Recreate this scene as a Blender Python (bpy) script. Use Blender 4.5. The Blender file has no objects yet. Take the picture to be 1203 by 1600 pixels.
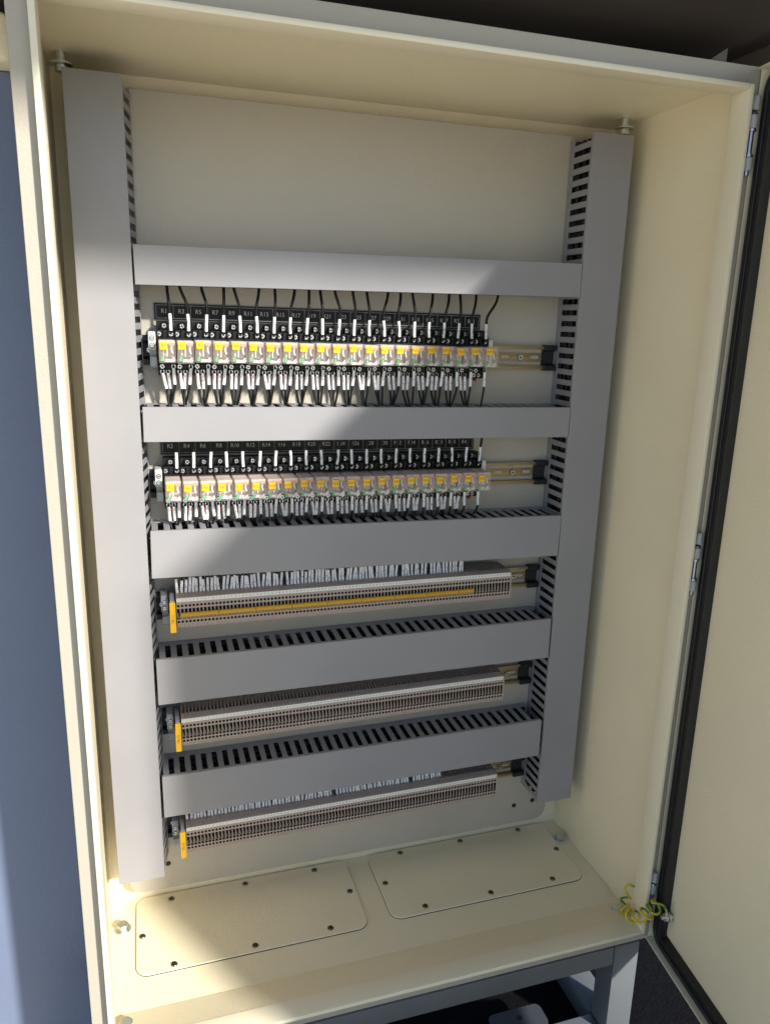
import bpy, bmesh, math, random
from mathutils import Vector, Matrix
random.seed(7)
S = bpy.context.scene
COL = S.collection

# ------------------------------------------------------------------ camera
cam_d = bpy.data.cameras.new('camera')
cam_d.sensor_fit = 'HORIZONTAL'; cam_d.sensor_width = 36.0
cam_d.lens = 36.0 * 1191.78 / 1203.0
cam_d.clip_start = 0.02; cam_d.clip_end = 500.0
cam = bpy.data.objects.new('camera', cam_d); COL.objects.link(cam)
CR = Vector((0.95414695, -0.29829288, 0.02499888))
CD = Vector((-0.05001448, -0.24120488, -0.96918458))
CF = Vector((0.29513072, 0.92349421, -0.24506386))
cam.matrix_world = Matrix(((CR.x, -CD.x, -CF.x, 0.0889), (CR.y, -CD.y, -CF.y, -0.8110),
                           (CR.z, -CD.z, -CF.z, 0.9244), (0, 0, 0, 1)))
S.camera = cam

# ------------------------------------------------------------------ light
KX, KZ = -0.600, 0.665                       # sunlight travels along (KX, 1, -KZ)
elev = math.atan(KZ / math.hypot(KX, 1.0))
W = bpy.data.worlds.new('World'); S.world = W; W.use_nodes = True
nt = W.node_tree
bg = nt.nodes['Background']; sky = nt.nodes.new('ShaderNodeTexSky')
sky.sky_type = 'NISHITA'; sky.sun_disc = False
sky.sun_elevation = elev; sky.sun_rotation = math.atan2(-KX, -1.0)
sky.dust_density = 0.4; sky.ozone_density = 2.0
nt.links.new(sky.outputs[0], bg.inputs[0]); bg.inputs[1].default_value = 0.112
sun_d = bpy.data.lights.new('sun', 'SUN'); sun_d.energy = 4.5; sun_d.angle = math.radians(2.8)
sun_d.color = (1.0, 0.955, 0.87)
sun = bpy.data.objects.new('sun', sun_d); COL.objects.link(sun)
sun.rotation_euler = Vector((KX, 1.0, -KZ)).to_track_quat('-Z', 'Y').to_euler()
sun.location = (3, -5, 4)
S.view_settings.view_transform = 'Standard'; S.view_settings.look = 'None'
S.view_settings.gamma = 1.0; S.view_settings.exposure = 0.75
S.cycles.max_bounces = 10; S.cycles.diffuse_bounces = 5; S.cycles.transparent_max_bounces = 12
S.cycles.use_denoising = True

# ------------------------------------------------------------------ materials
def mat(name, col, rough=0.5, metal=0.0, bump=None, var=0.0, var_scale=6.0, alpha=1.0, spec=0.5, brushed=False, coat=0.0, scuff=False):
    m = bpy.data.materials.new(name); m.use_nodes = True
    t = m.node_tree; b = t.nodes['Principled BSDF']
    b.inputs['Base Color'].default_value = (*col, 1); b.inputs['Roughness'].default_value = rough
    b.inputs['Metallic'].default_value = metal; b.inputs['Alpha'].default_value = alpha
    b.inputs['Specular IOR Level'].default_value = spec
    b.inputs['Coat Weight'].default_value = coat
    if bump or var:
        tc = t.nodes.new('ShaderNodeTexCoord')
    if var:
        n = t.nodes.new('ShaderNodeTexNoise'); n.inputs['Scale'].default_value = var_scale; n.inputs['Detail'].default_value = 5
        src = tc.outputs['Object']
        if brushed:
            mp = t.nodes.new('ShaderNodeMapping'); mp.inputs['Scale'].default_value = (1, 30, 30)
            t.links.new(src, mp.inputs[0]); src = mp.outputs[0]
        t.links.new(src, n.inputs['Vector'])
        r = t.nodes.new('ShaderNodeValToRGB')
        r.color_ramp.elements[0].position = 0.3; r.color_ramp.elements[1].position = 0.7
        r.color_ramp.elements[0].color = (*[c * (1 - var) for c in col], 1)
        r.color_ramp.elements[1].color = (*[min(1, c * (1 + var)) for c in col], 1)
        t.links.new(n.outputs['Fac'], r.inputs[0]); t.links.new(r.outputs[0], b.inputs['Base Color'])
        rr = t.nodes.new('ShaderNodeMapRange'); rr.inputs[3].default_value = max(0.02, rough - 0.08); rr.inputs[4].default_value = rough + 0.08
        t.links.new(n.outputs['Fac'], rr.inputs[0]); t.links.new(rr.outputs[0], b.inputs['Roughness'])
    if scuff:                                        # faint handling marks: thin pale scratches
        mp2 = t.nodes.new('ShaderNodeMapping'); mp2.inputs['Scale'].default_value = (14, 14, 220); mp2.inputs['Rotation'].default_value = (0, 0.5, 0)
        n3 = t.nodes.new('ShaderNodeTexNoise'); n3.inputs['Scale'].default_value = 1.0; n3.inputs['Detail'].default_value = 6
        t.links.new(tc.outputs['Object'], mp2.inputs[0]); t.links.new(mp2.outputs[0], n3.inputs['Vector'])
        r3 = t.nodes.new('ShaderNodeValToRGB'); r3.color_ramp.elements[0].position = 0.66; r3.color_ramp.elements[1].position = 0.74
        r3.color_ramp.elements[1].color = (0.22, 0.22, 0.22, 1)
        mx = t.nodes.new('ShaderNodeMixRGB'); mx.inputs[2].default_value = (*[min(1, c * 1.35) for c in col], 1)
        t.links.new(n3.outputs['Fac'], r3.inputs[0]); t.links.new(r3.outputs[0], mx.inputs[0]); t.links.new(r.outputs[0], mx.inputs[1]); t.links.new(mx.outputs[0], b.inputs['Base Color'])
    if bump:
        sc, st, ds = bump
        n2 = t.nodes.new('ShaderNodeTexNoise'); n2.inputs['Scale'].default_value = sc; n2.inputs['Detail'].default_value = 2
        t.links.new(tc.outputs['Object'], n2.inputs['Vector'])
        bp = t.nodes.new('ShaderNodeBump'); bp.inputs['Strength'].default_value = st; bp.inputs['Distance'].default_value = ds
        t.links.new(n2.outputs['Fac'], bp.inputs['Height']); t.links.new(bp.outputs[0], b.inputs['Normal'])
    return m

M = {}
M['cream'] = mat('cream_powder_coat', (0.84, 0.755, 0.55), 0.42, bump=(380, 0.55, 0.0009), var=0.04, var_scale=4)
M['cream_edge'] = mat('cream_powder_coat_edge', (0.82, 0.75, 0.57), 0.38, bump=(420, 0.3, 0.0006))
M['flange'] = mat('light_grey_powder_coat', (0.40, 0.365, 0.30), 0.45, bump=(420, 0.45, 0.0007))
M['plate'] = mat('mounting_plate_paint', (0.445, 0.408, 0.345), 0.40, bump=(480, 0.6, 0.0008), var=0.04, var_scale=5)
M['duct'] = mat('grey_pvc', (0.272, 0.268, 0.284), 0.42, bump=(700, 0.12, 0.0003), var=0.05, var_scale=7, scuff=True)
M['frame'] = mat('grey_frame_paint', (0.115, 0.124, 0.133), 0.45, bump=(350, 0.3, 0.0006), var=0.06, var_scale=8)
M['neighbour'] = mat('grey_paint_blue_shade', (0.145, 0.178, 0.27), 0.45, bump=(300, 0.4, 0.0008), var=0.03)  # grey panel; the blue of its skylit shade is mixed into the colour
M['canopy'] = mat('dark_brown_canopy_paint', (0.040, 0.030, 0.026), 0.7, var=0.1, var_scale=5)
M['canopy_edge'] = mat('canopy_flange_paint', (0.12, 0.10, 0.08), 0.6, var=0.05)
M['rubber'] = mat('black_gasket_rubber', (0.010, 0.010, 0.012), 0.42, bump=(900, 0.3, 0.0004))
M['black'] = mat('black_plastic', (0.009, 0.009, 0.010), 0.36, spec=0.3, var=0.15, var_scale=60)
M['blackcap'] = mat('black_cap_plastic', (0.012, 0.012, 0.014), 0.5)
M['wire'] = mat('black_wire_pvc', (0.007, 0.007, 0.007), 0.42, spec=0.3)
M['sleeve'] = mat('white_sleeve_plastic', (0.84, 0.84, 0.86), 0.5, var=0.05, var_scale=90)
M['ink'] = mat('black_print', (0.03, 0.03, 0.035), 0.6)
M['zinc'] = mat('zinc_screw', (0.72, 0.73, 0.74), 0.28, 1.0, var=0.1, var_scale=120)
M['steel'] = mat('galvanised_bolt', (0.60, 0.64, 0.62), 0.35, 1.0, var=0.12, var_scale=80)
M['darksteel'] = mat('dark_burnished_screw', (0.20, 0.17, 0.13), 0.4, 1.0)
M['rail'] = mat('yellow_zinc_rail', (0.36, 0.29, 0.175), 0.40, 1.0, var=0.16, var_scale=10, brushed=True)
M['clampw'] = mat('light_grey_polyamide', (0.58, 0.59, 0.60), 0.45)
M['clampg'] = mat('grey_polyamide', (0.38, 0.41, 0.44), 0.45, var=0.05, var_scale=50)
M['yellow'] = mat('yellow_tag_plastic', (0.88, 0.50, 0.010), 0.45, var=0.03, var_scale=40)
M['jumper'] = mat('orange_yellow_jumper_plastic', (0.56, 0.31, 0.02), 0.4)
M['tagink'] = mat('brown_tag_print', (0.30, 0.12, 0.01), 0.6)
M['terminal'] = mat('beige_terminal_polyamide', (0.40, 0.325, 0.285), 0.5, var=0.05, var_scale=30)
M['hole'] = mat('dark_cavity', (0.012, 0.010, 0.009), 0.7)
M['contact'] = mat('tin_contact', (0.35, 0.31, 0.26), 0.4, 0.7)
M['marker'] = mat('white_marker_plastic', (0.76, 0.76, 0.72), 0.5)
M['clear'] = mat('clear_polycarbonate', (0.92, 0.90, 0.88), 0.12, alpha=0.12)
M['coil'] = mat('coil_pink_plastic', (0.50, 0.39, 0.355), 0.5, var=0.12, var_scale=120)
M['copper'] = mat('copper_orange_winding', (0.62, 0.24, 0.11), 0.45)
M['ivory'] = mat('ivory_plastic', (0.70, 0.64, 0.58), 0.45)
M['green'] = mat('green_lever', (0.04, 0.42, 0.14), 0.35)
M['silver'] = mat('silver_contact_bar', (0.70, 0.70, 0.72), 0.35, 0.6)
M['red'] = mat('red_clip', (0.42, 0.03, 0.02), 0.4)
M['wstrip'] = mat('engraved_black_laminate', (0.007, 0.007, 0.008), 0.42, spec=0.25, var=0.1, var_scale=30)
M['engrave'] = mat('engraved_white_core', (0.62, 0.60, 0.58), 0.6)
M['laminate_edge'] = mat('laminate_grey_edge', (0.33, 0.31, 0.29), 0.5)
M['earthy'] = mat('yellow_earth_insulation', (0.62, 0.48, 0.03), 0.35)
M['earthg'] = mat('green_earth_insulation', (0.06, 0.24, 0.05), 0.35)
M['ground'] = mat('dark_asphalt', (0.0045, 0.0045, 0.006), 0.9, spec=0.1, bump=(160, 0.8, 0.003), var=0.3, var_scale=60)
M['pave'] = mat('pale_concrete', (0.58, 0.54, 0.46), 0.85, bump=(60, 0.5, 0.003), var=0.12, var_scale=3)
M['frame_shade'] = mat('shaded_frame_paint', (0.045, 0.05, 0.06), 0.5)  # frame paint darkened for the fixing tab, standing in for shade on it
M['hinge'] = mat('grey_hinge_paint', (0.42, 0.42, 0.43), 0.45, bump=(800, 0.2, 0.0004))
M['pin'] = mat('polished_hinge_pin', (0.42, 0.45, 0.55), 0.32, 1.0)

# ------------------------------------------------------------------ mesh helper
class MB:
    def __init__(s): s.v = []; s.f = []; s.m = []
    def add(s, verts, faces, m=0):
        o = len(s.v); s.v += [tuple(v) for v in verts]
        for f in faces: s.f.append(tuple(i + o for i in f)); s.m.append(m)
        return s
    def box(s, x0, x1, y0, y1, z0, z1, m=0):
        return s.add([(x0,y0,z0),(x1,y0,z0),(x1,y1,z0),(x0,y1,z0),(x0,y0,z1),(x1,y0,z1),(x1,y1,z1),(x0,y1,z1)],
              [(0,3,2,1),(4,5,6,7),(0,1,5,4),(1,2,6,5),(2,3,7,6),(3,0,4,7)], m)
    def prism(s, poly, a0, a1, axis='x', m=0):
        # poly: list of 2d points; extruded along axis. axis x -> poly=(y,z); axis y -> (x,z); axis z -> (x,y)
        def P(a, q):
            return (a, q[0], q[1]) if axis == 'x' else ((q[0], a, q[1]) if axis == 'y' else (q[0], q[1], a))
        n = len(poly); vs = [P(a0, q) for q in poly] + [P(a1, q) for q in poly]
        fs = [tuple(range(n)), tuple(range(2 * n - 1, n - 1, -1))] + [(i, i + n, (i + 1) % n + n, (i + 1) % n) for i in range(n)]
        return s.add(vs, fs, m)
    def cyl(s, p0, p1, r, n=10, m=0, r1=None):
        p0, p1 = Vector(p0), Vector(p1); d = (p1 - p0).normalized(); r1 = r if r1 is None else r1
        a = d.orthogonal().normalized(); b = d.cross(a)
        vs = []
        for p, q in ((p0, r), (p1, r1)):
            vs += [p + (a * math.cos(t) + b * math.sin(t)) * q for t in [2 * math.pi * i / n for i in range(n)]]
        return s.add(vs, [tuple(range(n - 1, -1, -1)), tuple(range(n, 2 * n))] + [(i, (i + 1) % n, (i + 1) % n + n, i + n) for i in range(n)], m)
    def tube(s, path, r, n=6, m=0, cap=True, stripe=None):
        P = [Vector(p) for p in path]; k = len(P); vs = []; ref = None
        for i, p in enumerate(P):
            d = (P[min(i + 1, k - 1)] - P[max(i - 1, 0)]).normalized()
            if ref is None: ref = d.orthogonal().normalized()
            ref = (ref - d * ref.dot(d)).normalized(); b = d.cross(ref)
            rr = r[i] if isinstance(r, (list, tuple)) else r
            vs += [p + (ref * math.cos(t) + b * math.sin(t)) * rr for t in [2 * math.pi * j / n for j in range(n)]]
        o = len(s.v); s.v += [tuple(v) for v in vs]
        for i in range(k - 1):
            for j in range(n):
                s.f.append((o + i * n + j, o + i * n + (j + 1) % n, o + (i + 1) * n + (j + 1) % n, o + (i + 1) * n + j))
                mm = m
                if stripe is not None and (j + i // 5) % n < 3: mm = stripe
                s.m.append(mm)
        if cap:
            s.f.append(tuple(o + j for j in range(n - 1, -1, -1))); s.m.append(m)
            s.f.append(tuple(o + (k - 1) * n + j for j in range(n))); s.m.append(m)
        return s
    def holed(s, x0, x1, z0, z1, y, cx, cz, rx, rz, depth, n=12, m=0, mi=1, stad=0.0, bottom=True):
        # rectangle in the plane y with a round or stadium hole, its wall going to y+depth
        inner = []
        for i in range(n):
            t = 2 * math.pi * (i + 0.5) / n; c, q = math.cos(t), math.sin(t)
            inner.append((cx + rx * c + (stad if c > 0 else -stad), cz + rz * q))
        outer = []
        for (px, pz) in inner:
            dx, dz = px - cx, pz - cz
            k = min(((x1 - cx) / dx if dx > 0 else (x0 - cx) / dx) if abs(dx) > 1e-9 else 1e9,
                    ((z1 - cz) / dz if dz > 0 else (z0 - cz) / dz) if abs(dz) > 1e-9 else 1e9)
            outer.append((cx + dx * k, cz + dz * k))
        vs = [(a, y, b) for a, b in inner] + [(a, y, b) for a, b in outer] + [(a, y + depth, b) for a, b in inner]
        fs = [(i, (i + 1) % n, (i + 1) % n + n, i + n) for i in range(n)]
        s.add(vs, fs, m)
        # corner fillers
        for X, Z in ((x0, z0), (x0, z1), (x1, z0), (x1, z1)):
            for i in range(n):
                a, b = outer[i], outer[(i + 1) % n]
                if (abs(a[0] - X) < 1e-7 and abs(b[1] - Z) < 1e-7) or (abs(b[0] - X) < 1e-7 and abs(a[1] - Z) < 1e-7):
                    if (a[0] - X) ** 2 + (a[1] - Z) ** 2 > 1e-14 and (b[0] - X) ** 2 + (b[1] - Z) ** 2 > 1e-14:
                        s.add([(a[0], y, a[1]), (b[0], y, b[1]), (X, y, Z)], [(0, 1, 2)], m)
        s.add([(a, y, b) for a, b in inner] + [(a, y + depth, b) for a, b in inner], [(i, i + n, (i + 1) % n + n, (i + 1) % n) for i in range(n)], mi)
        if bottom: s.add([(a, y + depth, b) for a, b in inner], [tuple(range(n))], mi)
        return s
    def mesh(s, name, mats, bevel=0.0, seg=1, recalc=True, ang=32):
        me = bpy.data.meshes.new(name); me.from_pydata(s.v, [], s.f)
        for m in mats: me.materials.append(M[m])
        me.polygons.foreach_set('material_index', s.m)
        bm = bmesh.new(); bm.from_mesh(me)
        if recalc: bmesh.ops.recalc_face_normals(bm, faces=bm.faces)
        if bevel:
            es = [e for e in bm.edges if len(e.link_faces) == 2 and e.calc_face_angle(0) > 0.6]
            bmesh.ops.bevel(bm, geom=es, offset=bevel, segments=seg, affect='EDGES', profile=0.6, clamp_overlap=True)
        for f in bm.faces: f.smooth = True
        ca = math.radians(ang)
        for e in bm.edges:
            e.smooth = len(e.link_faces) == 2 and e.calc_face_angle(0) < ca
        bm.to_mesh(me); bm.free()
        return me

def obj(name, me, parent=None, loc=(0, 0, 0), world=False, label=None):
    o = bpy.data.objects.new(name, me); COL.objects.link(o)
    o.location = loc
    if parent:
        o.parent = parent
        if world: o.location = Vector(loc) - ABS[parent.name]
    if label: o['label'] = label
    return o
ABS = {}
def thing(name, label, cat, loc=(0, 0, 0), group=None, rot=(0, 0, 0), kind=None):
    o = bpy.data.objects.new(name, None); COL.objects.link(o)
    o.empty_display_size = 0.02; o.location = loc; o.rotation_euler = rot
    o['label'] = label; o['category'] = cat
    if group: o['group'] = group
    ABS[o.name] = Vector(loc)
    return o
def tag(o, label, cat, group=None):
    o['label'] = label; o['category'] = cat
    if group: o['group'] = group
    return o

# text -> flat geometry (built-in font)
TXT = {}
def text_geom(s):
    if s in TXT: return TXT[s]
    c = bpy.data.curves.new('txt', 'FONT'); c.body = s; c.size = 1.0; c.resolution_u = 2
    c.align_x = 'CENTER'; c.align_y = 'CENTER'; c.fill_mode = 'FRONT'
    ob = bpy.data.objects.new('txt', c)
    me = bpy.data.meshes.new_from_object(ob)
    g = ([tuple(v.co) for v in me.vertices], [tuple(p.vertices) for p in me.polygons])
    bpy.data.objects.remove(ob); bpy.data.curves.remove(c); bpy.data.meshes.remove(me)
    TXT[s] = g
    return g
def put_text(mb, s, cx, y, cz, size, m=0, sx=1.0, vertical=False):
    v, f = text_geom(s)
    if vertical: vs = [(cx - q[1] * size, y, cz + q[0] * size * sx) for q in v]
    else: vs = [(cx + q[0] * size * sx, y, cz + q[1] * size) for q in v]
    mb.add(vs, f, m)

# ------------------------------------------------------------------ setting
H, D, DP = 1.214, 0.3026, 0.280               # inner height and depth, mounting plate face
GZ = -0.222
g = obj('ground', MB().add([(-200,-200,GZ),(200,-200,GZ),(200,200,GZ),(-200,200,GZ)], [(0,1,2,3)]).mesh('ground', ['pave'], recalc=False)); g['kind'] = 'structure'
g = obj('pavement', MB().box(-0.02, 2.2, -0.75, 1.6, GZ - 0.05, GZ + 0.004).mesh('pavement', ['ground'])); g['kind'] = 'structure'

# ------------------------------------------------------------------ cabinet
cab = thing('electrical_cabinet', 'cream powder-coated electrical enclosure standing open with its door swung right', 'cabinet', (0.4, 0.15, -0.01))
OX0, OX1, OZ0, OZ1, FY = -0.010, 0.823, -0.010, H + 0.010, 0.0150
def cpart(name, mb, mats, bevel=0.0008, **k): return obj(name, mb.mesh(name, mats, bevel), cab, world=True, **k)
cpart('back_wall', MB().box(OX0, OX1, D, D + 0.008, OZ0, OZ1), ['cream'])
cpart('side_wall', MB().box(OX0, 0.0, FY + 0.0015, D, OZ0, OZ1), ['cream'])
cpart('side_wall', MB().box(0.8, OX1, FY + 0.0015, D, OZ0, OZ1), ['cream'])
cpart('ceiling', MB().box(0.0, 0.8, FY + 0.0015, D, H, OZ1), ['cream'])
cpart('floor', MB().box(0.0, 0.8, FY + 0.0015, D, OZ0, 0.0), ['cream'])
# front flange with a raised rain lip
fl = MB()
fl.box(OX0, 0.0095, FY - 0.0015, FY + 0.0015, OZ0, OZ1); fl.box(0.7875, OX1, FY - 0.0015, FY + 0.0015, OZ0, OZ1)
fl.box(0.0095, 0.7875, FY - 0.0015, FY + 0.0015, H - 0.0125, OZ1); fl.box(0.0095, 0.7875, FY - 0.0015, FY + 0.0015, OZ0, 0.0125)
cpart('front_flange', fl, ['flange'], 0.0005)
for nm, b in (('rain_lip', (0.0095, 0.0162, 0.0, 0.030, 0.0125, H - 0.0125)), ('rain_lip', (0.7810, 0.7875, 0.0, 0.030, 0.0125, H - 0.0125)),
              ('rain_lip', (0.0162, 0.7810, 0.0, 0.030, H - 0.0190, H - 0.0125)), ('rain_lip', (0.0162, 0.7810, 0.0, 0.030, 0.0125, 0.0190))):
    obj(nm, MB().box(*b).mesh(nm, ['cream_edge'], 0.0022, 2), cab, world=True)
# inner returns of the profile behind the lip
for b in ((0.0, 0.0095, 0.030, 0.0315, 0.0, H), (0.7875, 0.8, 0.030, 0.0315, 0.0, H), (0.0095, 0.7875, 0.030, 0.0315, H - 0.0125, H), (0.0095, 0.7875, 0.030, 0.0315, 0.0, 0.0125)):
    obj('rim_return', MB().box(*b).mesh('rim_return', ['cream']), cab, world=True)
# slanted floor apron rising to the lip
cpart('floor_apron', MB().prism([(0.0296, 0.0006), (0.085, 0.0006), (0.0296, 0.0180)], 0.0166, 0.7806, 'x'), ['cream'], 0)
# mounting plate with rounded corners
def rrect(x0, x1, z0, z1, r, n=5):
    P = []
    for cx, cz, a in ((x1 - r, z1 - r, 0), (x0 + r, z1 - r, 90), (x0 + r, z0 + r, 180), (x1 - r, z0 + r, 270)):
        for i in range(n + 1):
            t = math.radians(a + 90 * i / n); P.append((cx + r * math.cos(t), cz + r * math.sin(t)))
    return P
mp = cpart('mounting_plate', MB().prism(rrect(0.030, 0.765, 0.028, 1.194, 0.022), DP, DP + 0.003, 'y'), ['plate'], 0.0006)
ABS[mp.name] = Vector((0, 0, 0)) + Vector((0.4, 0.15, -0.01)) + mp.location
spot = MB(); spot.cyl((0, 0, 0), (0, -0.0006, 0), 0.0042, 14)
spot_me = spot.mesh('plate_hole', ['hole'])
for x, z in ((0.700, 0.066), (0.737, 0.070), (0.060, 0.078), (0.090, 0.074)):
    o = obj('plate_hole', spot_me, cab, loc=(x, DP, z), world=True)
# plate studs and nuts
def hexprism(r, h, n=6): return [(r * math.cos(2 * math.pi * i / n), r * math.sin(2 * math.pi * i / n)) for i in range(n)]
def bolt_mesh(name, rw, rh, hw, hh, ms='steel'):
    b = MB(); b.cyl((0, 0, 0), (0, 0, hw), rw, 24); b.prism(hexprism(rh, hh), hw, hw + hh, 'z')
    return b.mesh(name, [ms], 0.0006)
bm_floor = bolt_mesh('floor_bolt', 0.0125, 0.0088, 0.0022, 0.0085)
for i, (x, y) in enumerate(((0.018, 0.242), (0.782, 0.250), (0.780, 0.064), (0.026, 0.064))):
    o = obj('floor_bolt', bm_floor, cab, loc=(x, y, 0.0), world=True); o.rotation_euler.z = 0.3 + i * 0.7
st = MB(); st.cyl((0, 0, 0), (0, 0, -0.012), 0.0055, 12); st.cyl((0, 0, -0.012), (0, 0, -0.0145), 0.013, 20); st.prism(hexprism(0.0075, 0), -0.0145, -0.022, 'z')
st_me = st.mesh('plate_stud', ['steel'], 0.0005)
for x in (0.018, 0.772): obj('plate_stud', st_me, cab, loc=(x, 0.237, H), world=True)
sb = MB(); sb.cyl((0, 0, 0), (0, -0.014, 0), 0.004, 10); sb.cyl((0, -0.003, 0), (0, -0.008, 0), 0.0075, 6)
sb_me = sb.mesh('plate_bolt', ['zinc'])
for x, z in ((0.760, 0.092), (0.038, 0.080), (0.060, 0.082)): obj('plate_bolt', sb_me, cab, loc=(x, DP - 0.0005, z), world=True)
# gland plates
scr = MB(); scr.cyl((0, 0, 0), (0, 0, 0.0016), 0.0052, 16, 0, 0.0042)
scr.box(-0.003, 0.003, -0.0005, 0.0005, 0.0016, 0.0017, 1); scr.box(-0.0005, 0.0005, -0.003, 0.003, 0.0016, 0.0018, 1)
scr_me = scr.mesh('screw', ['darksteel', 'hole'])
def gland(x0, x1, y0, y1, screws, label):
    p = MB().prism(rrect(x0, x1, y0, y1, 0.018, 6), 0.0005, 0.0030, 'z')
    gp = obj('gland_plate', p.mesh('gland_plate', ['cream'], 0.0007), cab, world=True, label=label)
    sh = MB().prism(rrect(x0 - 0.0006, x1 + 0.0006, y0 - 0.0006, y1 + 0.0006, 0.019, 6), 0.0001, 0.0004, 'z')
    obj('seal', sh.mesh('seal', ['rubber']), gp)
    for i, (x, y) in enumerate(screws):
        o = obj('screw', scr_me, gp, loc=(x, y, 0.0028)); o.rotation_euler.z = i * 0.9
gland(0.038, 0.386, 0.141, 0.2985, ((0.092,0.284),(0.211,0.286),(0.329,0.287),(0.375,0.222),(0.326,0.154),(0.209,0.152),(0.091,0.150),(0.047,0.216)), 'gland plate in the sunlit half of the floor')
gland(0.425, 0.772, 0.144, 0.2985, ((0.485,0.289),(0.601,0.290),(0.718,0.290),(0.761,0.223),(0.716,0.157),(0.600,0.156),(0.484,0.157),(0.437,0.224)), 'gland plate in the shaded half of the floor')
# small welded tabs on the right wall behind the hinges
for z in (1.145, 0.603): cpart('hinge_tab', MB().box(0.7985, 0.8, 0.033, 0.041, z - 0.022, z + 0.022), ['cream_edge'], 0.0004)
cpart('hinge_tab', MB().box(0.7955, 0.8, 0.030, 0.037, 0.050, 0.092), ['marker'], 0.0004)
# hinges
def hinge(z):
    k = MB()
    k.box(-0.0035, 0.0035, 0.0058, 0.0068, -0.034, 0.034)
    hg = obj('hinge', k.mesh('hinge', ['blackcap'], 0.0003), cab, loc=(0.7948, 0.0060, z), world=True)
    for s_ in (-1, 1):
        kn = MB(); kn.cyl((0, 0, 0.0235 * s_ - 0.0075), (0, 0, 0.0235 * s_ + 0.0075), 0.0058, 16)
        obj('knuckle', kn.mesh('knuckle', ['hinge'], 0.0008), hg)
    q = MB(); q.cyl((0, 0, -0.036), (0, 0, 0.034), 0.0034, 14); q.cyl((0, 0, 0.0315), (0, 0, 0.034), 0.0055, 14, 0, 0.004); q.cyl((0, 0, 0.0125), (0, 0, 0.0155), 0.0055, 14); q.cyl((0, 0, -0.0155), (0, 0, -0.0125), 0.0055, 14)
    obj('hinge_pin', q.mesh('hinge_pin', ['pin']), hg)
    c = MB(); c.cyl((0.001, 0, 0.036), (0.002, 0, 0.052), 0.0055, 14, 0, 0.004)
    obj('hinge_cap', c.mesh('hinge_cap', ['hinge'], 0.0008), hg)
for z in (1.139, 0.604, 0.066): hinge(z)
# door (local x runs from hinge side to free edge, y outwards)
DA = 0.125
DL, DZ0, DZ1 = 0.795, -0.004, 1.222
door = obj('door', MB().box(-0.016, DL, 0.020, 0.0225, DZ0, DZ1).mesh('door', ['cream'], 0.0008), cab, loc=(0.7935, -0.005, 0), world=True, label='cream door leaf swung out to the right')
door.rotation_euler.z = math.atan2(-1.0, -DA)
rt = MB(); T = 0.0018
rt.box(-0.016, T - 0.016, 0.0060, 0.020, DZ0, DZ1); rt.box(DL - T, DL, 0, 0.020, DZ0, DZ1); rt.box(T - 0.016, DL - T, 0.0005, 0.020, DZ0, DZ0 + T); rt.box(T - 0.016, DL - T, 0.0005, 0.020, DZ1 - T, DZ1)
obj('door_return', rt.mesh('door_return', ['cream_edge'], 0.0005), door)
def loop_strip(i0, i1, y0, y1, r):
    m = MB(); n = 8
    o = rrect(i0 - 0.014, DL - i0, DZ0 + i0, DZ1 - i0, r, n); q = rrect(i1 - 0.014, DL - i1, DZ0 + i1, DZ1 - i1, max(0.002, r - (i1 - i0)), n); k = len(o)
    vs = [(a, y1, b) for a, b in o] + [(a, y0, b) for a, b in o] + [(a, y0, b) for a, b in q] + [(a, y1, b) for a, b in q]
    m.add(vs, [(r_ * k + i, r_ * k + (i + 1) % k, (r_ + 1) * k + (i + 1) % k, (r_ + 1) * k + i) for r_ in range(3) for i in range(k)])
    return m
gk = obj('gasket', loop_strip(0.0050, 0.0250, 0.0075, 0.0199, 0.022).mesh('gasket', ['rubber'], 0.0015, 2), door)
obj('gasket_lip', loop_strip(0.0135, 0.0165, 0.0055, 0.0078, 0.018).mesh('gasket_lip', ['rubber'], 0.0006), gk)
sd = MB(); sd.cyl((0, 0, 0), (0, -0.018, 0), 0.0032, 12); sd.cyl((0, -0.006, 0), (0, -0.008, 0), 0.0075, 16); sd.cyl((0, -0.009, 0), (0, -0.0135, 0), 0.0062, 6)
obj('earth_stud', sd.mesh('earth_stud', ['zinc']), door, loc=(0.0185, 0.020, 0.0620))

# ------------------------------------------------------------------ base frame, canopy, neighbour
bf = thing('base_frame', 'grey painted tubular steel stand under the cabinet', 'frame', (0.4, 0.15, GZ))
def beam(name, *b): return obj(name, MB().box(*b).mesh(name, ['frame'], 0.003, 2), bf, world=True)
beam('beam', 0.037, 0.743, 0.0105, 0.052, -0.044, -0.0105); beam('beam', 0.037, 0.743, 0.258, 0.300, -0.044, -0.0105)
beam('side_beam', -0.008, 0.036, 0.053, 0.257, -0.044, -0.0105); beam('side_beam', 0.744, 0.788, 0.053, 0.257, -0.044, -0.0105)
for x in (-0.008, 0.744):
    for y in (0.0105, 0.258): beam('leg', x, x + 0.045, y, y + 0.042, GZ + 0.005, -0.0106)
beam('bottom_beam', 0.038, 0.743, 0.012, 0.050, GZ + 0.006, -0.177); beam('bottom_beam', 0.038, 0.743, 0.262, 0.298, GZ + 0.006, -0.177)
beam('bottom_side_beam', -0.006, 0.034, 0.0535, 0.257, GZ + 0.006, -0.175); beam('bottom_side_beam', 0.742, 0.787, 0.0535, 0.257, GZ + 0.006, -0.175)
ft = MB().prism(rrect(0.575, 0.668, 0.0505, 0.092, 0.010), -0.182, -0.177, 'z'); ft.cyl((0.625, 0.074, -0.1769), (0.625, 0.074, -0.1766), 0.0055, 14, 1)
obj('fixing_tab', ft.mesh('fixing_tab', ['frame_shade', 'hole'], 0.0006), bf, world=True)

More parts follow.
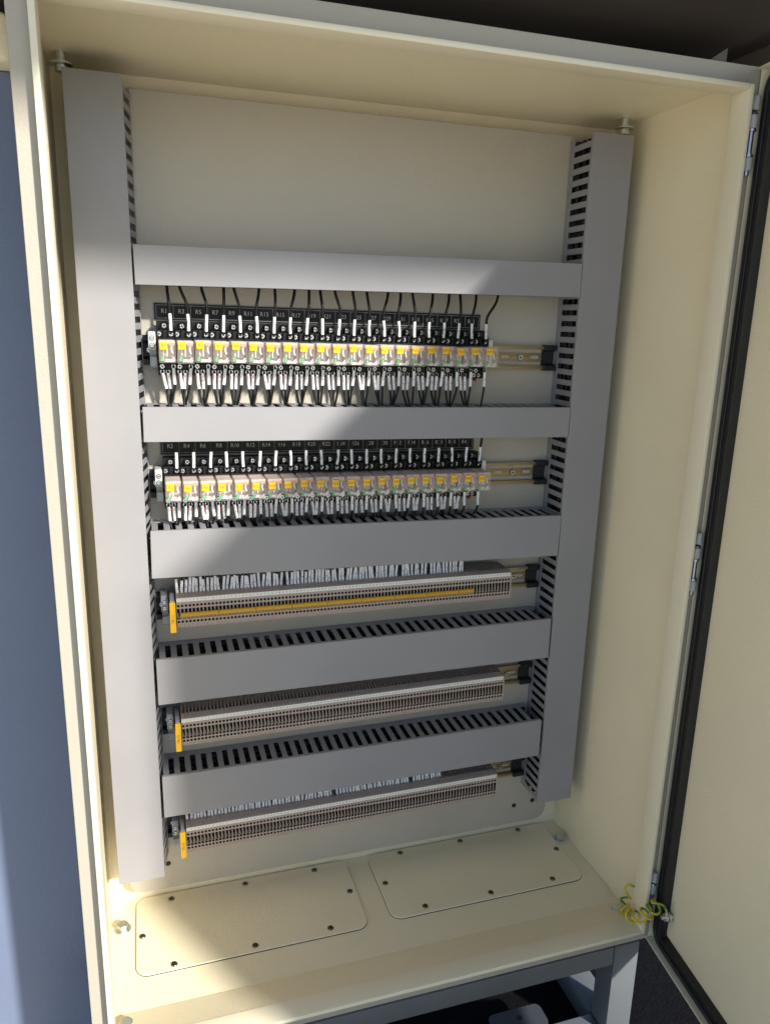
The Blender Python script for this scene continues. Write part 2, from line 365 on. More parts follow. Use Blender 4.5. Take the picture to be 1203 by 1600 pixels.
cn = thing('rain_canopy', 'dark brown canopy roof overhanging the top of the cabinet', 'canopy', (0.4, 0.15, 1.256))
def cnp(name, m, *b): return obj(name, MB().box(*b).mesh(name, [m], 0.0008), cn, world=True)
obj('roof_sheet', MB().prism([(0.55, 1.256), (-0.02, 1.256), (-0.78, 1.642), (-0.78, 1.649), (-0.02, 1.263), (0.55, 1.263)], -0.45, 1.75, 'x').mesh('roof_sheet', ['canopy'], 0.0008), cn, world=True)
cnp('front_skirt', 'canopy_edge', -0.45, 1.75, -0.783, -0.7805, 1.634, 1.655)
obj('side_rib', MB().prism([(0.55, 1.2265), (-0.02, 1.2265), (-0.30, 1.360), (-0.30, 1.3975), (-0.02, 1.2556), (0.55, 1.2556)], 0.828, 0.8305, 'x').mesh('side_rib', ['canopy_edge']), cn, world=True)
obj('support_bracket', MB().prism([(0.733, 1.2243), (0.757, 1.2243), (0.757, 1.2400)], 0.018, 0.0205, 'y').mesh('support_bracket', ['canopy_edge']), cn, world=True)

nb = thing('neighbouring_cabinet', 'grey powder-coated cabinet tinted as in blue shade, close beside the open one on its left', 'cabinet', (-0.33, 0.32, GZ))
obj('front_panel', MB().box(-0.62, -0.033, 0.217, 0.50, GZ + 0.05, 1.182).mesh('front_panel', ['neighbour'], 0.004, 2), nb, world=True)
obj('plinth', MB().box(-0.61, -0.042, 0.232, 0.49, GZ + 0.004, GZ + 0.0498).mesh('plinth', ['frame'], 0.002), nb, world=True)
obj('top_cap', MB().box(-0.64, -0.028, 0.182, 0.51, 1.1825, 1.232).mesh('top_cap', ['cream'], 0.010, 4), nb, world=True, label='cream overhanging top cap')

# ------------------------------------------------------------------ cable ducts
PITCH, FW = 0.0160, 0.0084
def finger_mesh(axis):
    if axis == 'h': return MB().box(-FW/2, FW/2, -0.0615, -0.0125, 0, 0.0014).mesh('finger', ['duct'], 0.0004)
    return MB().box(0, 0.0014, -0.0615, -0.0125, -FW/2, FW/2).mesh('finger', ['duct'], 0.0004)
FH, FV = finger_mesh('h'), finger_mesh('v')
def duct_h(x0, x1, z0l, hgt, tilt, label, off=0.0):
    L = x1 - x0
    t = thing('cable_duct', label, 'cable duct', (x0, DP - 0.0003, z0l), 'horizontal cable ducts', rot=(0, tilt, 0))
    c = MB(); dz = 0.0012
    c.box(0, L, -0.0655, -0.0638, -dz, hgt + dz); c.box(0, L, -0.0638, -0.0590, hgt, hgt + dz); c.box(0, L, -0.0638, -0.0590, -dz, 0)
    obj('cover', c.mesh('cover', ['duct'], 0.0005), t)
    b = MB(); b.box(0, L, -0.0015, 0, 0, hgt); b.box(0, L, -0.0125, -0.0015, hgt - 0.0014, hgt); b.box(0, L, -0.0125, -0.0015, 0, 0.0014)
    obj('base', b.mesh('base', ['duct'], 0.0003), t)
    e = MB(); e.box(0, L, -0.0637, -0.0615, hgt - 0.0015, hgt - 0.0001); e.box(0, L, -0.0637, -0.0615, 0.0001, 0.0015)
    obj('edge_rail', e.mesh('edge_rail', ['duct']), t)
    n = int((L - off) / PITCH)
    for i in range(n + 1):
        x = 0.006 + off + i * PITCH
        if x > L - 0.004: break
        obj('finger', FH, t, (x, 0, hgt - 0.0014)); obj('finger', FH, t, (x, 0, 0.0))
    return t
def duct_v(x0, z0, z1, wid, label, splay=0.0):
    L = z1 - z0
    t = thing('cable_duct', label, 'cable duct', (x0, DP - 0.0003, z0), 'vertical cable ducts')
    c = MB(); dx = 0.0012
    c.box(-dx, wid + dx, -0.0655, -0.0638, 0, L); c.box(wid, wid + dx, -0.0638, -0.0590, 0, L); c.box(-dx, 0, -0.0638, -0.0590, 0, L)
    obj('cover', c.mesh('cover', ['duct'], 0.0005), t)
    b = MB(); b.box(0, wid, -0.0015, 0, 0, L); sp = 0.0615 * math.sin(splay); b.box(wid - 0.0014 + sp * 0.85, wid + sp * 0.85, -0.0125, -0.0015, 0, L); b.box(0, 0.0014, -0.0125, -0.0015, 0, L)
    obj('base', b.mesh('base', ['duct'], 0.0003), t)
    e = MB(); e.box(wid - 0.0015, wid - 0.0001, -0.0637, -0.0615, 0, L); e.box(0.0001, 0.0015, -0.0637, -0.0615, 0, L)
    obj('edge_rail', e.mesh('edge_rail', ['duct']), t)
    n = int(L / PITCH)
    for i in range(n + 1):
        z = 0.005 + i * PITCH
        if z > L - 0.003: break
        obj('finger', FV, t, (wid - 0.0014 + 0.0615 * math.sin(splay), 0, z)).rotation_euler.z = -splay; obj('finger', FV, t, (0, 0, z))
    return t
duct_v(0.0205, 0.103, 1.192, 0.0625, 'tall grey slotted cable duct in the sun at the left of the plate', 0.17)
duct_v(0.7105, 0.112, 1.187, 0.0630, 'tall grey slotted cable duct in shade beside the right wall')
duct_h(0.0865, 0.7085, 0.9595, 0.0450, -0.007, 'topmost horizontal grey cable duct, above the R1 to R41 relay row')
duct_h(0.0870, 0.7080, 0.7635, 0.0430, 0.010, 'horizontal grey cable duct between the two relay rows', 0.004)
duct_h(0.0880, 0.7075, 0.5770, 0.0640, 0.017, 'horizontal grey cable duct just below the R2 to R42 relay row')
duct_h(0.0880, 0.7060, 0.3880, 0.0665, -0.003, 'horizontal grey cable duct below the terminals with orange jumpers', 0.003)
duct_h(0.0880, 0.7040, 0.2050, 0.0650, -0.006, 'lowest horizontal grey cable duct, above the bottom terminal row')

# black wires lying inside the ducts
def bundle(a, b, axis, w, label, seed):
    rnd = random.Random(seed); m = MB(); L = b - a
    for k in range(34):
        u0 = rnd.uniform(0.08, 0.92) * w; d0 = rnd.uniform(0.005, 0.048) if k < 12 else rnd.uniform(0.0045, 0.016); n = int(L / 0.035)
        P = []
        for i in range(n + 1):
            q = a + L * i / n; uu = min(max(u0 + rnd.uniform(-0.006, 0.006), 0.0055), w - 0.0055); dd = min(max(d0 + rnd.uniform(-0.007, 0.007), 0.005), 0.052)
            P.append((q - a, -dd, uu) if axis == 'h' else (uu, -dd, q - a))
        m.tube(P, 0.0034, 5)
    o = obj('cable_bundle', m.mesh('cable_bundle', ['wire'], ang=80)); tag(o, label, 'cable bundle', 'bundles of black wires inside the ducts'); return o
for (x0, x1, z0, h_, tl, nm) in ((0.092, 0.703, 0.9595, 0.0450, -0.007, 'topmost duct'), (0.092, 0.703, 0.7635, 0.0430, 0.010, 'duct between the relay rows'), (0.092, 0.702, 0.5770, 0.0640, 0.017, 'duct under the lower relays'),
                             (0.092, 0.701, 0.3880, 0.0665, -0.003, 'duct under the jumpered terminals'), (0.092, 0.700, 0.2050, 0.0650, -0.006, 'lowest horizontal duct')):
    o = bundle(x0, x1, 'h', h_, 'black wires seen through the slots of the ' + nm, x0 + z0); o.location = (x0, DP - 0.002, z0); o.rotation_euler.y = tl
for (x0, z0, z1, nm) in ((0.0205, 0.108, 1.187, 'tall sunlit left duct'), (0.7105, 0.117, 1.182, 'tall shaded right duct')):
    o = bundle(z0, z1, 'v', 0.0625, 'black wires seen through the slots of the ' + nm, z1); o.location = (x0, DP - 0.002, z0)

# ------------------------------------------------------------------ rails
ROWS = {1: (0.8772, 0.8722), 2: (0.6953, 0.6900), 3: (0.5142, 0.5125), 4: (0.3290, 0.3350), 5: (0.1487, 0.1535)}
def zr(row, x):
    a, b = ROWS[row]; return a + (b - a) * (x - 0.09) / 0.62
def tilt(row): return -math.atan((ROWS[row][1] - ROWS[row][0]) / 0.62)
RX0, RX1 = 0.0885, 0.7075
def din_rail(row, label):
    t = thing('din_rail', label, 'rail', (RX0, DP, zr(row, RX0)), 'mounting rails', rot=(0, tilt(row), 0))
    m = MB(); L = RX1 - RX0; y0 = -0.0012
    nc = int(L / 0.025)
    for i in range(nc):
        m.holed(i * 0.025, (i + 1) * 0.025, -0.0125, 0.0125, y0, i * 0.025 + 0.0125, 0, 0.0028, 0.0028, 0.001, 16, 0, 0, stad=0.0045, bottom=False)
    m.add([(nc * 0.025, y0, -0.0125), (L, y0, -0.0125), (L, y0, 0.0125), (nc * 0.025, y0, 0.0125)], [(0, 1, 2, 3)])
    for s_ in (-1, 1):
        m.box(0, L, -0.0073, 0.0, *sorted((s_ * 0.0125, s_ * 0.0135))); m.box(0, L, -0.0083, -0.0073, *sorted((s_ * 0.0125, s_ * 0.0175)))
    obj('rail_profile', m.mesh('rail_profile', ['rail'], recalc=True), t)
    for x0, x1 in ((-0.001, 0.0115), (L - 0.020, L + 0.001)):
        c = MB(); c.prism([(-0.0002, -0.0195), (-0.0125, -0.0195), (-0.0125, -0.0115), (-0.0032, -0.0095), (-0.0032, 0.0095), (-0.0125, 0.0115), (-0.0125, 0.0195), (-0.0002, 0.0195)], x0, x1, 'x')
        obj('end_cap', c.mesh('end_cap', ['blackcap'], 0.0008), t)
    s_ = MB(); s_.cyl((0, 0, 0), (0, -0.0022, 0), 0.0052, 16, 0, 0.0040); s_.box(-0.003, 0.003, -0.0024, -0.0022, -0.0006, 0.0006, 1); s_.box(-0.0006, 0.0006, -0.0025, -0.0022, -0.003, 0.003, 1)
    sm = s_.mesh('rail_screw', ['zinc', 'hole'])
    for x in (0.0125 + 0.025 * 0, 0.562 if row < 3 else 0.577): obj('rail_screw', sm, t, (x, -0.0012, 0))
din_rail(1, 'yellow zinc mounting rail of the upper relay row, its right end bare')
din_rail(2, 'yellow zinc mounting rail of the lower relay row, its right end bare')
din_rail(3, 'yellow zinc mounting rail behind the terminals with orange jumpers')
din_rail(4, 'yellow zinc mounting rail of the middle terminal row without wires')
din_rail(5, 'yellow zinc mounting rail of the bottom terminal row')

# ------------------------------------------------------------------ end clamps
def clamp(row, x, label, small=False, rw='clampw'):
    t = thing('end_clamp', label, 'end clamp', (x, DP, zr(row, x)), 'rail end clamps')
    m = MB()
    if small:
        m.prism([(-0.009, -0.016), (-0.030, -0.012), (-0.030, 0.026), (-0.009, 0.030)], 0, 0.0085, 'x')
        obj('body', m.mesh('body', ['clampw'], 0.0008), t)
        s_ = MB(); s_.cyl((0.0042, -0.0301, 0.020), (0.0042, -0.0312, 0.020), 0.0030, 12)
        obj('screw', s_.mesh('screw', ['steel']), t)
        return t
    m.prism([(-0.009, 0.001), (-0.036, 0.001), (-0.040, 0.006), (-0.040, 0.0205), (-0.034, 0.0245), (-0.009, 0.0245)], 0, 0.0092, 'x')
    obj('body', m.mesh('body', [rw], 0.0009, 2), t)
    q = MB(); q.prism([(-0.009, -0.0215), (-0.030, -0.0215), (-0.034, -0.018), (-0.034, -0.0075), (-0.028, -0.0065), (-0.031, 0.0008), (-0.009, 0.0008)], 0.0012, 0.0096, 'x')
    q.box(0.003, 0.0078, -0.0345, -0.0339, -0.0165, -0.012)
    obj('foot', q.mesh('foot', ['clampg'], 0.0007), t)
    s_ = MB()
    for z in (0.0165, 0.0075):
        s_.cyl((0.0046, -0.0399, z), (0.0046, -0.0404, z), 0.0034, 16, 1); s_.cyl((0.0046, -0.0404, z), (0.0046, -0.0408, z), 0.0026, 14, 0)
        s_.box(0.0026, 0.0066, -0.0410, -0.0408, z - 0.0004, z + 0.0004, 1)
    obj('screw', s_.mesh('screw', ['steel', 'hole']), t)
    return t
clamp(1, 0.0990, 'light grey end clamp left of relay R1')
clamp(2, 0.0990, 'light grey end clamp left of relay R2')
clamp(1, 0.5815, 'small grey end clamp behind relay R41', True)
clamp(2, 0.5815, 'small grey end clamp behind relay R42', True)

# ------------------------------------------------------------------ relays
RW = 0.02235
def relay_meshes():
    R = {}
    w = RW - 0.0003
    s = MB()
    s.box(0.0002, w, -0.0300, -0.0085, -0.0165, 0.0165)
    s.box(0.0002, w, -0.0330, -0.0085, 0.0166, 0.0275); s.box(0.0002, w, -0.0230, -0.0085, 0.0276, 0.0385)      # upper tiers
    s.box(0.0002, w, -0.0330, -0.0085, -0.0225, -0.0166); s.box(0.0002, w, -0.0270, -0.0085, -0.0315, -0.0226)  # lower tiers
    for x in (0.0, 0.0072, 0.0142, w - 0.0012): s.box(x + 0.0002, x + 0.0012, -0.0385, -0.0331, 0.0166, 0.0272)
    for x in (0.0060, 0.0130): s.box(x, x + 0.0012, -0.0310, -0.0231, 0.0276, 0.0370)
    for x in (0.0002, 0.0086, 0.0156): s.box(x, x + 0.0010, -0.0372, -0.0331, -0.0222, -0.0166)
    for x in (0.0002, 0.0086, 0.0156): s.box(x, x + 0.0010, -0.0318, -0.0271, -0.0310, -0.0228)
    s.box(0.0002, w, -0.0385, -0.0331, 0.0160, 0.0178)
    R['socket'] = s.mesh('socket', ['black'], 0.0004)
    k = MB(); k.cyl((0, 0, 0), (0, -0.0022, 0), 0.0029, 10); k.box(-0.0024, 0.0024, -0.0024, -0.0022, -0.0005, 0.0005, 1); k.box(-0.0005, 0.0005, -0.0025, -0.0022, -0.0024, 0.0024, 1)
    R['screw'] = k.mesh('terminal_screw', ['zinc', 'hole'])
    c = MB(); c.box(0.0006, w - 0.0004, -0.0745, -0.0302, -0.0130, 0.0158)
    R['cover'] = c.mesh('relay_cover', ['clear'], 0.0009, 2)
    i = MB()
    i.box(0.0016, w - 0.0014, -0.0480, -0.0305, -0.0122, 0.0150, 0)
    i.box(0.0016, w - 0.0014, -0.0715, -0.0481, 0.0105, 0.0149, 0)
    R['core'] = i.mesh('relay_core', ['coil'], 0.0006)
    q = MB(); q.cyl((0.0165, -0.052, 0.0095), (0.0165, -0.068, 0.0095), 0.0030, 12, 0); q.box(0.0135, 0.0200, -0.0718, -0.0714, 0.0088, 0.0125, 0)
    R['winding'] = q.mesh('winding', ['copper'])
    a = MB()
    a.tube([(0.0165, -0.069, 0.0080), (0.0163, -0.070, 0.0030), (0.0178, -0.070, -0.0010)], 0.0011, 6)
    a.box(0.0060, 0.0072, -0.069, -0.060, -0.0030, 0.0055); a.box(0.0105, 0.0117, -0.067, -0.058, -0.0050, 0.0060)
    a.prism([(0.0075, -0.0118), (0.0200, -0.0118), (0.0200, -0.0095), (0.0090, -0.0080)], -0.066, -0.052, 'y')
    R['armature'] = a.mesh('armature', ['ivory'])
    g_ = MB(); g_.prism([(0.0028, -0.0105), (0.0058, -0.0108), (0.0070, -0.0062), (0.0058, -0.0035), (0.0040, -0.0050)], -0.0735, -0.0700, 'y')
    R['lever'] = g_.mesh('test_lever', ['green'], 0.0005)
    b = MB()
    b.prism([(0.0125, -0.0115), (0.0145, -0.0115), (0.0200, -0.0065), (0.0190, -0.0050)], -0.0715, -0.0690, 'y')
    b.prism([(0.0165, -0.0118), (0.0180, -0.0118), (0.0208, -0.0090), (0.0200, -0.0078)], -0.0712, -0.0692, 'y')
    R['bar'] = b.mesh('contact_bar', ['silver'])
    t_ = MB(); t_.box(0.0003, 0.0098, -0.0008, 0.0, -0.0048, 0.0048)
    R['tag'] = t_.mesh('tag', ['yellow'], 0.0003)
    r = MB(); r.box(0.0076, 0.0100, -0.0290, -0.0200, -0.0352, -0.0316)
    R['clip'] = r.mesh('link_clip', ['red'], 0.0003)
    return R
RM = relay_meshes()
SCREWS = ((0.0028, -0.0330, 0.0222), (0.0178, -0.0330, 0.0222), (0.0100, -0.0230, 0.0325),
          (0.0050, -0.0330, -0.0194), (0.0192, -0.0330, -0.0194), (0.0050, -0.0270, -0.0268), (0.0122, -0.0270, -0.0268))
RXS = 0.1100
def relay(row, i):
    num = 2 * i + (1 if row == 1 else 2); nm = 'R%d' % num
    x = RXS + i * RW
    t = thing('relay', 'clear plug-in relay on a black socket with yellow tag %s' % nm, 'relay', (x, DP, zr(row, x)),
              'relays of the upper row' if row == 1 else 'relays of the lower row')
    t.rotation_euler.y = random.uniform(-0.008, 0.008); t.location.z += random.uniform(-0.0004, 0.0004)
    obj('socket', RM['socket'], t)
    for s_ in SCREWS: obj('terminal_screw', RM['screw'], t, s_).rotation_euler.y = random.uniform(0, 3)
    cv = obj('relay_cover', RM['cover'], t); cv.rotation_euler.x = random.uniform(-0.012, 0.012)
    obj('relay_core', RM['core'], t); obj('winding', RM['winding'], t); obj('armature', RM['armature'], t)
    obj('test_lever', RM['lever'], t); obj('contact_bar', RM['bar'], t); obj('link_clip', RM['clip'], t)
    jz = random.uniform(-0.0008, 0.0008); jx = random.uniform(-0.0004, 0.0006)
    tg = obj('tag', RM['tag'], t, (0.0018 + jx, -0.0754, (0.0092 if row == 1 else 0.0072) + jz)); tg.rotation_euler.y = random.uniform(-0.05, 0.05)
    m = MB(); put_text(m, nm, 0.0051, -0.0010, 0.0, 0.0052, sx=0.92)
    obj('tag_print', m.mesh('tag_print', ['tagink'], recalc=False), tg)
    return x
for row in (1, 2):
    for i in range(21): relay(row, i)

# ------------------------------------------------------------------ engraved label strips
def label_strip(row, label):
    x0, x1 = 0.1085, 0.5795
    t = thing('label_strip', label, 'label strip', (x0, DP - 0.0002, zr(row, x0) + 0.0395), None, rot=(0, tilt(row), 0))
    L = x1 - x0; h = 0.0215
    obj('base', MB().box(-0.0012, L + 0.0004, -0.0016, 0, -0.0008, h + 0.0008).mesh('base', ['laminate_edge'], 0.0004), t)
    obj('face', MB().box(0, L, -0.0022, -0.0017, 0, h).mesh('face', ['wstrip'], 0.0002), t)
    ln = MB(); lw = 0.00030; y0, y1 = -0.00235, -0.00225
    ln.box(0.0025, L - 0.0025, y0, y1, 0.0022, 0.0022 + lw); ln.box(0.0025, L - 0.0025, y0, y1, h - 0.0022 - lw, h - 0.0022)
    cw = (L - 0.005) / 21
    for k in range(22): ln.box(0.0025 + k * cw - lw / 2, 0.0025 + k * cw + lw / 2, y0, y1, 0.0022 + lw, h - 0.0022 - lw)
    obj('cell_lines', ln.mesh('cell_lines', ['engrave']), t)
    for k in range(21):
        m = MB(); put_text(m, 'R%d' % (2 * k + row), 0, 0, 0, 0.0082, sx=0.92)
        obj('engraving', m.mesh('engraving', ['engrave'], recalc=False), t, (0.0025 + (k + 0.5) * cw - 0.0008, -0.0024, h * 0.5 + 0.0006))
label_strip(1, 'black engraved label strip numbered R1 to R41 above the upper relays')
label_strip(2, 'black engraved label strip numbered R2 to R42 above the lower relays')

# ------------------------------------------------------------------ wires
def bez(p0, p1, p2, p3, n):
    p0, p1, p2, p3 = map(Vector, (p0, p1, p2, p3)); out = []
    for i in range(n + 1):
        t = i / n; out.append(p0 * (1 - t) ** 3 + p1 * 3 * t * (1 - t) ** 2 + p2 * 3 * t * t * (1 - t) + p3 * t ** 3)
    return out
def wire(path, sl0, sl1, label, group, r=0.0015, rs=0.0021, print_=True):
    o = Vector(path[0])
    P = [Vector(p) - o for p in path]
    w = tag(obj('wire', MB().tube(P, r, 6).mesh('wire', ['wire'], ang=70), None, o), label, 'wire', group)
    a, b = Vector(sl0) - o, Vector(sl1) - o
    m = MB(); mid = (a + b) / 2 + Vector((random.uniform(-0.0004, 0.0004), 0, 0))
    m.tube([a, mid, b], rs, 8)
    if print_:
        ax = (b - a).normalized(); side = ax.cross(Vector((0, 1, 0))).normalized(); nrm = side.cross(ax).normalized()
        if nrm.y > 0: nrm = -nrm
        for _ in range(random.choice((2, 2, 3))):
            c = a + (b - a) * random.uniform(0.40, 0.62) + nrm * (rs * 1.02)
            l_ = random.uniform(0.0005, 0.0009); q = side * random.uniform(0.0007, 0.0010)
            m.add([c - q - ax * l_ * 0.35, c + q - ax * l_ * 0.35, c + q + ax * l_ * 0.35, c - q + ax * l_ * 0.35], [(0, 1, 2, 3)], 1)
    obj('sleeve', m.mesh('sleeve', ['sleeve', 'ink'], ang=60, recalc=False), w)
    return w
TOPJ = [-0.0015, -0.0085, -0.005, 0.0012, -0.0065, 0.004, 0.001, 0.006, 0.0025, -0.002, -0.006, -0.003, -0.003, 0.006, 0.003, -0.003, 0.005, 0.006, 0.001, 0.005, 0.004]
def relay_wires(row, i):
    num = 2 * i + row; x = RXS + i * RW; z = zr(row, x); u = random.uniform
    nm = 'R%d' % num
    grp = 'wires above the relays'
    # upper wire
    bx = x + 0.0178; lean = u(-0.0018, 0.0022)
    p0 = (bx, DP - 0.0350, z + 0.0235); s0 = (bx + lean * 0.1, DP - 0.0365, z + 0.0262); s1 = (bx + lean, DP - 0.0355, z + 0.0478)
    jt = TOPJ[i] if row == 1 else u(-0.004, 0.004)
    if i == 20 and row == 1: jt = 0.014
    top = (bx + lean + jt, DP - 0.030 + u(-0.003, 0.003), z + 0.094)
    jt2 = jt * 1.25
    top = (bx + lean + jt2, top[1], top[2])
    path = [p0, s0] + bez(s1, (bx + lean * 2.2 - jt2 * 0.25, DP - 0.0385, z + 0.066), (top[0] - jt2 * 0.05 + u(-0.001, 0.001), top[1] - 0.006, z + 0.070), top, 9)
    wire(path, s0, s1, 'black wire with white sleeve rising from the top of relay %s' % nm, grp, r=0.0020)
    # lower wires: left, middle, right
    gx = x + 0.0125 + u(-0.004, 0.004); gz = z - 0.0720 if row == 1 else z - 0.0600
    for k, (sx, dd, za, ln, wd) in enumerate(((0.0050, 0.0300, -0.0285, 0.0205, 'left'), (0.0122, 0.0300, -0.0285, 0.0205, 'middle'), (0.0192, 0.0360, -0.0215, 0.0215, 'right'))):
        if i == 20 and k < 2: continue
        a = (x + sx, DP - dd, z + za); lx = u(-0.0022, 0.0026) + (0.0018 if k == 0 else -0.0005 if k == 2 else 0)
        b = (x + sx + lx, DP - dd + 0.001, z + za - ln)
        e = (gx + u(-0.0015, 0.0015), DP - 0.033 + u(-0.004, 0.004), gz - 0.014)
        path = [(x + sx, DP - dd + 0.002, z + za + 0.004), a] + bez(b, (b[0] + lx * 0.4, b[1], b[2] - 0.010), (e[0], e[1], e[2] + 0.012), e, 7)
        wire(path, a, b, '%s white-sleeved black wire hanging below relay %s' % (wd, nm), 'wires below the relays', r=0.0016, rs=0.0022)
for row in (1, 2):
    for i in range(21): relay_wires(row, i)

# ------------------------------------------------------------------ terminal strips
TP, TN, TX0 = 0.0052, 98, 0.1185
def block_mesh():
    m = MB(); w = TP - 0.00025; yf = -0.0630
    # front skin: white-marker seat, upper hole, slot, lower hole
    m.add([(0, yf, 0.0236), (w, yf, 0.0236), (w, yf, 0.0300), (0, yf, 0.0300)], [(0, 1, 2, 3)])
    m.holed(0, w, 0.0140, 0.0236, yf, w / 2, 0.0182, 0.0018, 0.0020, 0.006, 10, 0, 1)
    m.holed(0, w, -0.0092, -0.0015, yf, w / 2, -0.0053, 0.0018, 0.0020, 0.006, 10, 0, 1)
    # slot (rounded recess) with metal contact
    x0, x1 = 0.0006, w - 0.0006
    m.add([(0, yf, -0.0015), (x0, yf, -0.0015), (x0, yf, 0.0140), (0, yf, 0.0140)], [(0, 1, 2, 3)])
    m.add([(x1, yf, -0.0015), (w, yf, -0.0015), (w, yf, 0.0140), (x1, yf, 0.0140)], [(0, 1, 2, 3)])
    d = yf + 0.007
    m.add([(x0, yf, -0.0015), (x1, yf, -0.0015), (x1, yf, 0.0140), (x0, yf, 0.0140), (x0, d, -0.0015), (x1, d, -0.0015), (x1, d, 0.0140), (x0, d, 0.0140)],
          [(4, 5, 6, 7), (0, 1, 5, 4), (1, 2, 6, 5), (2, 3, 7, 6), (3, 0, 4, 7)], 1)
    m.box(x0 + 0.0006, x0 + 0.0016, yf + 0.0015, d, 0.0010, 0.0072, 2); m.box(x0 + 0.0006, x1 - 0.0004, yf + 0.0022, d, 0.0000, 0.0012, 2)
    # lower bevel, underside
    P = [(yf, -0.0092), (-0.0612, -0.0100), (-0.0612, -0.0128), (-0.0600, -0.0150), (-0.030, -0.022), (-0.010, -0.022)]
    for (a, b), (c, e) in zip(P[:-1], P[1:]): m.add([(0, a, b), (w, a, b), (w, c, e), (0, c, e)], [(0, 1, 2, 3)])
    # top: two small steps, then the tapered entry funnel
    Q = [(yf, 0.0300), (-0.0600, 0.0310), (-0.0590, 0.0300), (-0.0560, 0.0312), (-0.0550, 0.0302), (-0.0510, 0.0316), (-0.0480, 0.0316)]
    for (a, b), (c, e) in zip(Q[:-1], Q[1:]): m.add([(0, a, b), (w, a, b), (w, c, e), (0, c, e)], [(0, 1, 2, 3)])
    # wedge
    zt = 0.0312
    m.add([(0.0, -0.0480, zt), (0.0022, -0.0480, zt), (w, -0.0250, zt), (w, -0.0120, zt), (0.0, -0.0120, zt),
           (0.0, -0.0480, 0.010), (0.0022, -0.0480, 0.010), (w, -0.0250, 0.010), (w, -0.0120, -0.022), (0.0, -0.0120, -0.022)],
          [(0, 1, 2, 3, 4), (1, 6, 7, 2), (3, 8, 9, 4)])
    m.add([(0, -0.048, zt), (0, -0.012, zt), (0, -0.012, -0.022), (0, -0.060, -0.015), (0, yf, -0.0092), (0, yf, 0.030)], [(0, 1, 2, 3, 4, 5)])
    m.add([(w, -0.048, 0.0316), (w, -0.048, 0.012), (w, -0.012, 0.012), (w, -0.012, -0.022), (w, -0.060, -0.015), (w, yf, -0.0092), (w, yf, 0.030)], [(0, 1, 2, 3, 4, 5, 6)])
    m.add([(0, -0.048, 0.0118), (w, -0.048, 0.0118), (w, -0.012, 0.0118), (0, -0.012, 0.0118)], [(0, 1, 2, 3)], 1)
    m.add([(0.0022, -0.048, 0.0316), (w, -0.048, 0.0316), (w, -0.048, 0.0118), (0.0022, -0.048, 0.0118)], [(0, 1, 2, 3)], 1)
    return m.mesh('terminal_block', ['terminal', 'hole', 'contact'], recalc=False)
BLK = block_mesh()
ORD = {3: 'upper', 4: 'middle', 5: 'lowest'}
def terminal_strip(row, code, label, clabel):
    x0 = TX0; a = tilt(row)
    t = thing('terminal_strip', label, 'terminal strip', (x0, DP, zr(row, x0)), 'terminal strips', rot=(0, a, 0))
    for i in range(TN): obj('terminal_block', BLK, t, (i * TP, 0, 0))
    L = TN * TP
    obj('marker_strip', MB().box(0.0002, L - 0.0003, -0.0637, -0.0631, 0.0240, 0.0297).mesh('marker_strip', ['marker'], 0.0002), t)
    m = MB()
    for i in range(TN): put_text(m, str(i + 1), (i + 0.5) * TP, -0.0639, 0.0268, 0.0030, sx=0.85)
    obj('marker_print', m.mesh('marker_print', ['ink'], recalc=False), t)
    e = MB(); e.prism([(-0.012, 0.0312), (-0.050, 0.0312), (-0.063, 0.0298), (-0.063, -0.0090), (-0.060, -0.0150), (-0.012, -0.0215)], L, L + 0.0022, 'x')
    obj('end_cover', e.mesh('end_cover', ['terminal'], 0.0005), t)
    if row == 3:
        k = 1
        while k < 86:
            n = 10 if k < 81 else 5
            j = MB(); xa, xb = k * TP + 0.0004, (k + n) * TP - 0.0005
            j.prism([(-0.0625, 0.0030), (-0.0662, 0.0030), (-0.0662, 0.0062), (-0.0650, 0.0080), (-0.0625, 0.0080)], xa, xb, 'x')
            for q in range(n): j.box((k + q + 0.5) * TP - 0.0010, (k + q + 0.5) * TP + 0.0010, -0.0638, -0.0570, -0.0008, 0.0030)
            obj('jumper_bar', j.mesh('jumper_bar', ['jumper'], 0.0002), t); k += n
    # clamp with yellow marker carrier
    c = clamp(row, 0.0985, clabel, rw='clampg')
    cm = MB(); cm.prism([(-0.009, 0.020), (-0.040, 0.030), (-0.055, 0.027), (-0.0625, 0.0255), (-0.0625, -0.0205), (-0.058, -0.0215), (-0.009, -0.018)], 0.0118, 0.0178, 'x')
    obj('marker_carrier', cm.mesh('marker_carrier', ['clampg'], 0.0006), c)
    y = MB(); y.box(0.0108, 0.0188, -0.0650, -0.0626, -0.0205, 0.0245)
    yt = obj('group_tag', y.mesh('group_tag', ['yellow'], 0.0005), c)
    p = MB(); put_text(p, code, 0.0148, -0.0653, 0.0, 0.0056, sx=0.95, vertical=True)
    obj('tag_print', p.mesh('tag_print', ['tagink'], recalc=False), yt)
terminal_strip(3, 'TB-11', 'beige terminal row with orange-yellow jumper bars, the upper of three', 'grey end clamp with yellow tag beside the jumpered terminal row')
terminal_strip(4, 'TB-12', 'beige terminal row without any wires, the middle of three', 'grey end clamp with yellow tag beside the middle terminal row')
terminal_strip(5, 'TB-13', 'beige terminal row nearest the cabinet floor, the lowest of three', 'grey end clamp with yellow tag beside the lowest terminal row')
ONES = ['', 'first', 'second', 'third', 'fourth', 'fifth', 'sixth', 'seventh', 'eighth', 'ninth', 'tenth', 'eleventh', 'twelfth', 'thirteenth', 'fourteenth', 'fifteenth', 'sixteenth', 'seventeenth', 'eighteenth', 'nineteenth']
TENS = ['', '', 'twent', 'thirt', 'fort', 'fift', 'sixt', 'sevent', 'eight', 'ninet']
